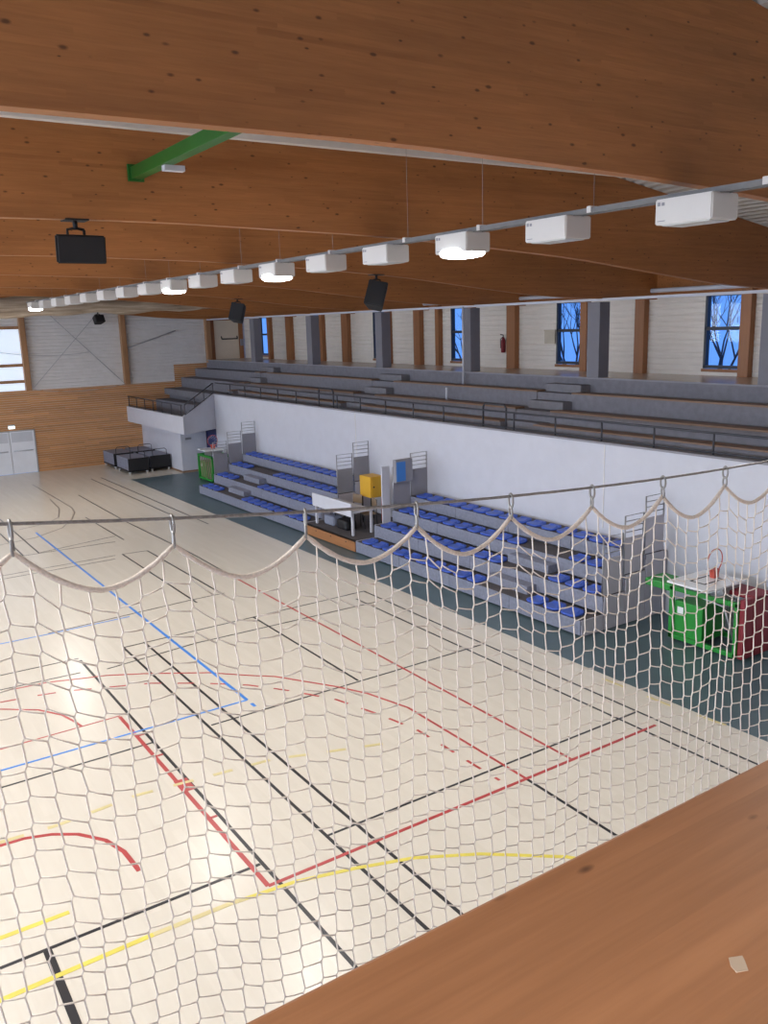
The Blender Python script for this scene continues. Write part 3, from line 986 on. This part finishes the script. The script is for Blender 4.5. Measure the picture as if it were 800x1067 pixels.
def speaker(x, y, ztop, w, h, dep, yawr, tilt, lab, lean=0):
    c = empty('loudspeaker', (x, y, ztop), lab, 'loudspeaker', 'loudspeakers under the roof beams')
    R_ = Matrix.Rotation(lean, 3, 'X') @ Matrix.Rotation(yawr, 3, 'Z') @ Matrix.Rotation(tilt, 3, 'Y')
    ctr = Vector((x, y, ztop - .18 - h / 2))
    def P(mb):
        for v in mb.bm.verts: v.co = ctr + R_ @ v.co
        return mb
    b = MB()
    b.prism([(-dep / 2, -w / 2), (-dep / 2, w / 2), (dep / 2, w * .36), (dep / 2, -w * .36)], 2, -h / 2, h / 2)
    bmesh.ops.bevel(b.bm, geom=b.bm.edges[:], offset=.015, segments=2, affect='EDGES')
    cab = P(b).build('cabinet', M['black'], c)
    P(MB().box(-dep / 2 - .012, -dep / 2, -w * .46, w * .46, -h * .46, h * .46, .004)).build('grille', M['blackcloth'], cab)
    yk = MB().tube([(x, y, ztop), (x, y, ztop - .12)], .03, 8).box(x - .12, x + .12, y - .14, y + .14, ztop - .02, ztop)
    yk.tube([(x, y - .1, ztop - .12), (x, y, ztop - .1), (x, y + .1, ztop - .12), (x, y + .1, ztop - .2)], .018, 6).tube([(x, y - .1, ztop - .12), (x, y - .1, ztop - .2)], .018, 6)
    yk.build('mounting_bracket', M['black'], c)
    return c
speaker(11.2, -3.04, 7.9, .6, .33, .36, 0, -.12, 'large black loudspeaker hanging under the second roof beam at the left')
speaker(16.53, -10.93, 7.62, .44, .56, .4, -.75, .12, 'black tilted loudspeaker under the third roof beam, right of the lit lights', .3)
speaker(27.2, -12.42, 7.5, .46, .58, .42, -.75, .12, 'small black tilted loudspeaker under the fifth roof beam', .25)
speaker(42.6, -12.2, 7.48, .5, .36, .36, .3, .4, 'small dark loudspeaker high before the end wall cladding')

# bundled divider net
bn = MB()
P, rad = [], []
random.seed(11)
for i in range(46):
    y = 7.0 - i * .49
    s = max(0, (i - 30) / 15)
    P.append((35.45 + .06 * math.sin(i * .9), y, 7.56 - .1 * s + .05 * math.sin(i * 1.3) + .02 * s))
    rad.append((.37 + .04 * math.sin(i * .7)) * (1 - .6 * s))
bn.tube(P, .3, 14, rad=rad)
o = bn.build('bundled_net', M['oldnet'], None, (35.45, 0, 7.5))
tag(o, 'long bundle of grey-brown divider net gathered up under the far roof beams', 'bundled net')

# ================================================================== TELESCOPIC SEATING
RY = [-12.78, -13.44, -14.1, -14.75]
RZ = [.36, .74, 1.1, 1.44]
seat_me = None
def seat_mesh():
    mb = MB()
    n = 16
    rings = []
    for z, sc_ in ((0, .92), (.03, 1.0), (.055, .97), (.05, .7)):
        r = []
        for q in range(n):
            a = 2 * PI * q / n
            ca, sa = math.cos(a), math.sin(a)
            r.append(mb.bm.verts.new((.235 * sc_ * math.copysign(abs(ca) ** .6, ca), .205 * sc_ * math.copysign(abs(sa) ** .6, sa), z + (.035 if sa < -.5 and z > .02 else 0))))
        rings.append(r)
    for A, B in zip(rings, rings[1:]):
        for q in range(n):
            mb.bm.faces.new((A[q], A[(q + 1) % n], B[(q + 1) % n], B[q])).smooth = True
    mb.bm.faces.new(rings[0]); mb.bm.faces.new(rings[-1])
    return mb

def guard(root, x, y0, y1, z, mat):
    """grey end panel with a ladder of rails over it"""
    zp, zt = z + .82, z + 1.3
    p = MB().box(x - .02, x + .02, y1 + .03, y0 - .03, z + .02, zp, .006).build('guard_panel', M[mat], root)
    r = MB()
    r.tube([(x, y0 - .03, z), (x, y0 - .03, zt), (x, y1 + .03, zt), (x, y1 + .03, z)], .018, 8)
    for zz_ in (zp + .12, zp + .24, zp + .36):
        r.tube([(x, y0 - .03, zz_), (x, y1 + .03, zz_)], .011, 6)
    r.build('guard_rails', M['chrome'], p)

def bleacher(x0, x1, aisle, lab, right_guards, left_guards):
    global seat_me
    root = empty('telescopic_seating', ((x0 + x1) / 2, -14, 0), lab, 'telescopic seating', 'telescopic seating blocks')
    rowsroot = []
    for i in range(4):
        y0 = RY[i]
        y1 = RY[i + 1] if i < 3 else -15.46
        t = MB()
        t.box(x0, x1, y1, y0 - .02, RZ[i] - .1, RZ[i] - .004)
        tier = t.build('tier_deck', M['tread'], root)
        n = 4
        fz0 = .04 if i == 0 else RZ[i - 1] + .03
        fa = MB()
        for q in range(n):
            a = x0 + (x1 - x0) * q / n + .006
            b = x0 + (x1 - x0) * (q + 1) / n - .006
            fa.box(a, b, y0 - .025, y0, fz0, RZ[i], .004)
        fa.build('front_board', M['fascia'], tier)
        MB().box(x0 - .02, x0 + .01, y1, y0 - .03, 0.02, RZ[i] + .005).build('end_skirt', M['skirt'], tier)
        MB().box(x1 - .01, x1 + .02, y1, y0 - .03, 0.02, RZ[i] + .005).build('end_skirt', M['skirt'], tier)
        ns = int((x1 - x0 - .1) / .53)
        off = (x1 - x0 - ns * .53) / 2
        for q in range(ns):
            xs_ = x0 + off + .53 * (q + .5)
            if i < 3 and aisle[0] - .1 < xs_ < aisle[1] + .1: continue
            if seat_me is None:
                o = seat_mesh().build('seat', M['seat'], root, (0, 0, 0))
                seat_me = o
            else:
                o = seat_me.copy(); COL.objects.link(o); o.parent = root
            o.location = Vector((xs_, y0 - .225, RZ[i])) - WL[root.name]
    a, b = aisle
    for i in range(2):
        MB().box(a + .1, b - .1, RY[i + 1] + .002, RY[i + 1] + .3, RZ[i], RZ[i] + .2, .008).build('aisle_step', M['fascia'], root)
    MB().box(a + .1, b - .1, RY[0] - .2, RY[0] - .02, RZ[0], RZ[0] + .012).build('aisle_mat', M['tread'], root)
    for i in left_guards: guard(root, x1 - .05, RY[i], RY[i + 1] if i < 3 else -15.4, RZ[i], 'panel')
    for i in right_guards: guard(root, x0 + .05, RY[i], RY[i + 1] if i < 3 else -15.4, RZ[i], 'panel' if x0 > 20 else 'skirt')  # near guards take the lightened grey, as little light reaches them
    return root
bleacher(24.0, 32.8, (29.2, 30.8), 'farther block of telescopic seating with blue seats, left of the white table', (2, 3), (1, 2, 3))
bleacher(12.0, 20.85, (13.9, 15.5), 'nearer block of telescopic seating with blue seats, behind the net', (1, 2, 3), (2, 3))

# platform between the blocks
pl_ = empty('wooden_platform', (22.4, -13.8, 0), 'low wooden platform with brown front board under the white table', 'platform')
MB().box(20.9, 23.95, -12.84, -12.78, .02, .36, .006).build('front_board', M['deckwood'], pl_)
MB().box(20.9, 23.95, -15.4, -12.78, .32, .36).build('deck', M['tread'], pl_)
for x in (20.92, 22.4, 23.9): MB().box(x - .02, x + .02, -15.3, -12.9, 0.0, .32).build('bearer', M['deckwood'], pl_)
for x in (21.4, 22.3, 23.2): MB().tube([(x, -12.775, .24), (x, -12.785, .24)], .025, 10).build('hand_hole', M['ink'], pl_)

tbl = empty('scorer_table', (22.5, -13.4, .36), 'white scorer table with a front screen on the wooden platform', 'table')
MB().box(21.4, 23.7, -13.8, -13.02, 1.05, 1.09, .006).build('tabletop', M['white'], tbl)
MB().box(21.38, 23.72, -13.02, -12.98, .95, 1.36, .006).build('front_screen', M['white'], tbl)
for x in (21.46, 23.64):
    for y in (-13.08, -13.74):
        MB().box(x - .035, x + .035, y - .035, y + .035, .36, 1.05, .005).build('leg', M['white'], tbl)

def chair(x, y, rz, lab):
    c = empty('chair', (0, 0, 0), lab, 'chair', 'chairs behind the scorer table')
    MB().box(-.22, .22, -.21, .21, .43, .46, .015).build('seat', M['skin'], c)
    MB().box(-.21, .21, .19, .215, .62, .9, .012).build('backrest', M['skin'], c)
    for sx_ in (-1, 1):
        MB().tube([(sx_ * .2, -.19, 0), (sx_ * .2, -.19, .43)], .014, 6).build('leg', M['black'], c)
        MB().tube([(sx_ * .2, .23, 0), (sx_ * .2, .2, .45), (sx_ * .2, .215, .88)], .014, 6).build('leg', M['black'], c)
    c.location = (x, y, .363); c.rotation_euler = (0, 0, rz)
chair(22.9, -14.0, PI + .2, 'tan chair with black legs behind the left end of the white table')
chair(22.1, -14.05, PI - .25, 'tan chair with black legs behind the middle of the white table')
for i, (x, lab) in enumerate(((23.15, 'dark bag under the left part of the white table'), (22.35, 'dark bag under the right part of the white table'))):
    b = empty('bag', (x, -13.4, .36), lab, 'bag', 'bags under the table')
    mb = MB().box(x - .3, x + .3, -13.6, -13.2, .36, .68, .08)
    mb.build('body', M['blackcloth'] if i else M['matgrey'], b)
    MB().tube([(x - .15, -13.4, .66), (x - .1, -13.4, .78), (x + .1, -13.4, .78), (x + .15, -13.4, .66)], .014, 6).build('handle', M['black'], b)

yc = empty('yellow_cabinet', (22.6, -14.65, .36), 'yellow cabinet standing on legs between the seating blocks', 'cabinet')
yb = MB().box(22.47, 23.1, -14.9, -14.4, 1.17, 1.84, .01).build('body', M['yellow'], yc)
MB().box(22.45, 22.47, -14.86, -14.44, 1.2, 1.81, .006).build('door', M['yellow'], yc)
MB().tube([(22.44, -14.5, 1.52), (22.41, -14.5, 1.52)], .025, 8).build('knob', M['black'], yc)
for x in (22.52, 23.05):
    for y in (-14.45, -14.85):
        MB().box(x - .02, x + .02, y - .02, y + .02, .36, 1.17).build('leg', M['redbright'] if (x < 22.6 and y < -14.6) else M['black'], yc)
wp = MB().box(20.93, 20.98, -14.1, -13.82, .36, 2.42, .006)
tag(wp.build('upright_board', M['white'], None, (20.95, -14, .36)), 'narrow white upright panel beside the blue control box', 'board')
bx_ = empty('control_box', (20.68, -14.4, 1.9), 'blue-fronted grey control box mounted on the guard panel', 'control box')
MB().box(20.62, 20.78, -14.72, -14.12, 1.94, 2.62, .008).build('housing', M['panel'], bx_)
MB().box(20.605, 20.62, -14.46, -14.14, 1.98, 2.56, .004).build('blue_panel', M['bluepanel'], bx_)

# ================================================================== BASKETBALL GOALS (folded)
def goal(x0, x1, lab, padded):
    c = empty('basketball_goal', (x0, -14.5, 0), lab, 'basketball goal', 'folded basketball goals')
    f_ = MB()
    ya, yb_ = -14.17, -15.05
    for y in (ya, yb_):
        for z in (.1, 1.12):
            f_.box(x0, x1, y - .04, y + .04, z - .045, z + .045, .006)
        for x in (x0 + .04, x1 - .04):
            f_.box(x - .04, x + .04, y - .04, y + .04, .06, 1.16, .006)
    for x in (x0 + .04, x1 - .04):
        for z in (.1, 1.12):
            f_.box(x - .035, x + .035, yb_, ya, z - .04, z + .04)
    f_.build('frame', M['green'], c)
    # ballast box and arm
    bl = MB().box(x1 - .75, x1 - .08, -14.95, -14.2, .12, .86, .02).build('ballast_box', M['green'], c)
    MB().box(x1 - .3, x1 - .16, -14.2, -14.195, .6, .74).build('white_sticker', M['board'], bl)
    ar = MB()
    for y in (-14.35, -14.85):
        ar.tube([(x0 + .15, y, .2), (x0 + .45, y, .95), (x1 - .6, y, 1.0), (x0 + .5, y, 1.3)], .03, 8)
    ar.tube([(x0 + .45, -14.35, .95), (x0 + .45, -14.85, .95)], .03, 8).tube([(x0 + .25, -14.35, .45), (x0 + .25, -14.85, .45)], .03, 8)
    ar.build('lifting_arm', M['chrome'], c)
    for x in (x0 + .12, x1 - .12):
        for y in (ya, yb_):
            MB().tube([(x, y - .02, .05), (x, y + .02, .05)], .048, 12).build('castor', M['black'], c)
    if padded:
        pd = MB()
        for i in range(3):
            a = -15.08 + i * .31
            pd.box(x0 - .12, x0 - .005, a, a + .3, .05, 1.25, .025)
        pd.build('end_padding', M['red'], c)
        MB().box(x0 - .12, x0 + .85, -15.06, -14.5, 1.17, 1.26, .02).build('top_padding', M['red'], c)
        MB().box(x1 - .05, x1 + .65, -14.75, -14.15, 1.02, 1.18, .03).build('rear_arm', M['green'], c)
    else:
        nt_ = MB()
        for i in range(7):
            nt_.tube([(x0 + .1 + i * .2, -14.18, .15), (x0 + .3 + i * .18, -14.18, 1.08)], .02, 5)
        nt_.build('folded_strap', M['skin'], c)
    zb = 1.38
    yf = -13.72 if padded else -14.05
    bd = MB().box(x0 + .38, x0 + 1.33, -14.9, yf, zb - .02, zb + .02, .004).build('backboard', M['board'], c)
    mk = MB()
    cx_, cy_ = x0 + .86, -14.33
    for a0, a1, b0, b1 in ((-.18, .18, -.3, -.26), (-.18, .18, .26, .3), (-.18, -.14, -.3, .3), (.14, .18, -.3, .3)):
        mk.box(cx_ + a0, cx_ + a1, cy_ + b0, cy_ + b1, zb + .02, zb + .023)
    mk.build('target_square', M['ink'], bd)
    MB().box(x0 + .45, x0 + 1.2, -14.8, -14.3, 1.14, zb - .02).build('board_bracket', M['chrome'], c)
    rx, ry = x0 + .88, -14.6
    rb = MB().prism([(ry - .07, zb + .02), (ry + .07, zb + .02), (ry + .1, zb + .2), (ry - .1, zb + .2)], 0, rx - .05, rx + .05).build('ring_bracket', M['redbright'], c)
    rg = MB().tube([(rx, ry + .235 * math.sin(2 * PI * i / 28), zb + .37 + .235 * math.cos(2 * PI * i / 28)) for i in range(28)], .011, 8, closed=True)
    rg = rg.build('ring', M['redbright'], c)
    hn = MB()
    for i in range(12):
        a = 2 * PI * i / 12
        hn.tube([(rx + .02, ry + .23 * math.sin(a), zb + .37 + .23 * math.cos(a)), (rx + .16, ry + .13 * math.sin(a + .3), zb + .33 + .13 * math.cos(a + .3))], .005, 5)
    hn.build('hoop_net', M['white'], rg)
goal(9.28, 10.85, 'folded basketball goal with red end padding at the right, behind the net', True)
goal(34.6, 36.2, 'folded green-framed basketball goal beside the navy door', False)

# ================================================================== MAT TROLLEYS
def trolley(x, y, lab):
    c = empty('mat_trolley', (x, y, 0), lab, 'mat trolley', 'trolleys of stacked mats')
    lx, ly = 1.78, .98
    st_ = MB()
    for i in range(6):
        st_.box(x + .03, x + lx, y - ly + .01, y - .01, .2 + i * .092, .286 + i * .092, .012)
    st_.build('mat_stack', M['matgrey'], c)
    MB().box(x, x + .03, y - ly, y, .14, .75, .012).build('end_cover', M['blackcloth'], c)
    MB().box(x, x + lx, y - ly, y, .13, .19, .006).build('trolley_base', M['black'], c)
    for xx in (x + .1, x + lx - .1):
        for yy in (y - .08, y - ly + .08):
            MB().tube([(xx, yy - .03, .065), (xx, yy + .03, .065)], .065, 12).box(xx - .02, xx + .02, yy - .045, yy + .045, .06, .14).build('castor', M['wheel'], c)
    h = .3
    MB().tube([(x + .08, y - .15, .72), (x + .08, y - .15, .75 + h - .08), (x + .08, y - .23, .75 + h), (x + .08, y - ly + .23, .75 + h), (x + .08, y - ly + .15, .75 + h - .08), (x + .08, y - ly + .15, .72)], .018, 8).build('push_handle', M['dark'], c)
trolley(39.55, -12.05, 'trolley of grey mats with black end cover, nearest on the left')
trolley(39.75, -13.18, 'trolley of grey mats with black end cover, nearest beside the white store wall')
trolley(41.75, -12.05, 'trolley of grey mats against the slatted wall, rear left')
trolley(41.85, -13.18, 'trolley of grey mats against the slatted wall, rear right by the store wall')

# ================================================================== OUTSIDE
def branch(mb, p, d, L, r, depth, rnd):
    q = p + d * L
    mb.tube([p, (p + q) / 2 + Vector((rnd.uniform(-.05, .05) * L, rnd.uniform(-.05, .05) * L, 0)), q], r, 5, rad=[r, r * .85, r * .65])
    if depth == 0: return
    for _ in range(3 if depth > 2 else 2):
        nd = (d + Vector((rnd.uniform(-.7, .7), rnd.uniform(-.5, .5), rnd.uniform(-.15, .5)))).normalized()
        branch(mb, q, nd, L * rnd.uniform(.62, .8), r * .55, depth - 1, rnd)
for i, (x, y, lab) in enumerate(((18.5, -26, 'bare tree outside the far right window'), (26.0, -27, 'bare tree outside the second window from the right'), (34, -28, 'bare tree outside the third window from the right'))):
    t = empty('bare_tree', (x, y, 0), lab, 'tree', 'bare trees outside the windows')
    rnd = random.Random(i + 2)
    tm = MB().tube([(x, y, 0), (x + .05, y, 2), (x, y, 3.8)], .16, 8, rad=[.2, .16, .12])
    tm.build('trunk', M['bark'], t)
    bm_ = MB()
    for q in range(5):
        a = q * 1.26
        branch(bm_, Vector((x, y, 3.5 + .06 * q)), Vector((.45 * math.cos(a), .45 * math.sin(a), 1)).normalized(), 1.5, .06, 4, rnd)
    bm_.build('branches', M['bark'], t)
st('ground_outside', MB().box(-10, 60, -60, -21, -.3, 0), M['outer'], 'ground outside the building', 'ground')

# ================================================================== LIGHT
w = bpy.data.worlds.new('evening_sky')
S.world = w
w.use_nodes = True
bg = w.node_tree.nodes['Background']
bg.inputs[0].default_value = (.13, .33, .86, 1)
bg.inputs[1].default_value = 1.25

def area(name, loc, rot, sx, sy, power, col):
    l = bpy.data.lights.new(name, 'AREA')
    l.shape = 'RECTANGLE'
    l.size, l.size_y, l.energy, l.color = sx, sy, power, col
    o = bpy.data.objects.new(name, l)
    COL.objects.link(o)
    o.location = loc
    o.rotation_euler = rot
    return o

S.view_settings.view_transform = 'Standard'
S.view_settings.look = 'None'
S.view_settings.exposure = 0.0
S.view_settings.gamma = 1.0
S.view_settings.use_curve_mapping = False
S.cycles.use_denoising = True
S.cycles.max_bounces = 10
S.cycles.diffuse_bounces = 6
S.cycles.transparent_max_bounces = 16
S.cycles.caustics_reflective = False
S.cycles.caustics_refractive = False
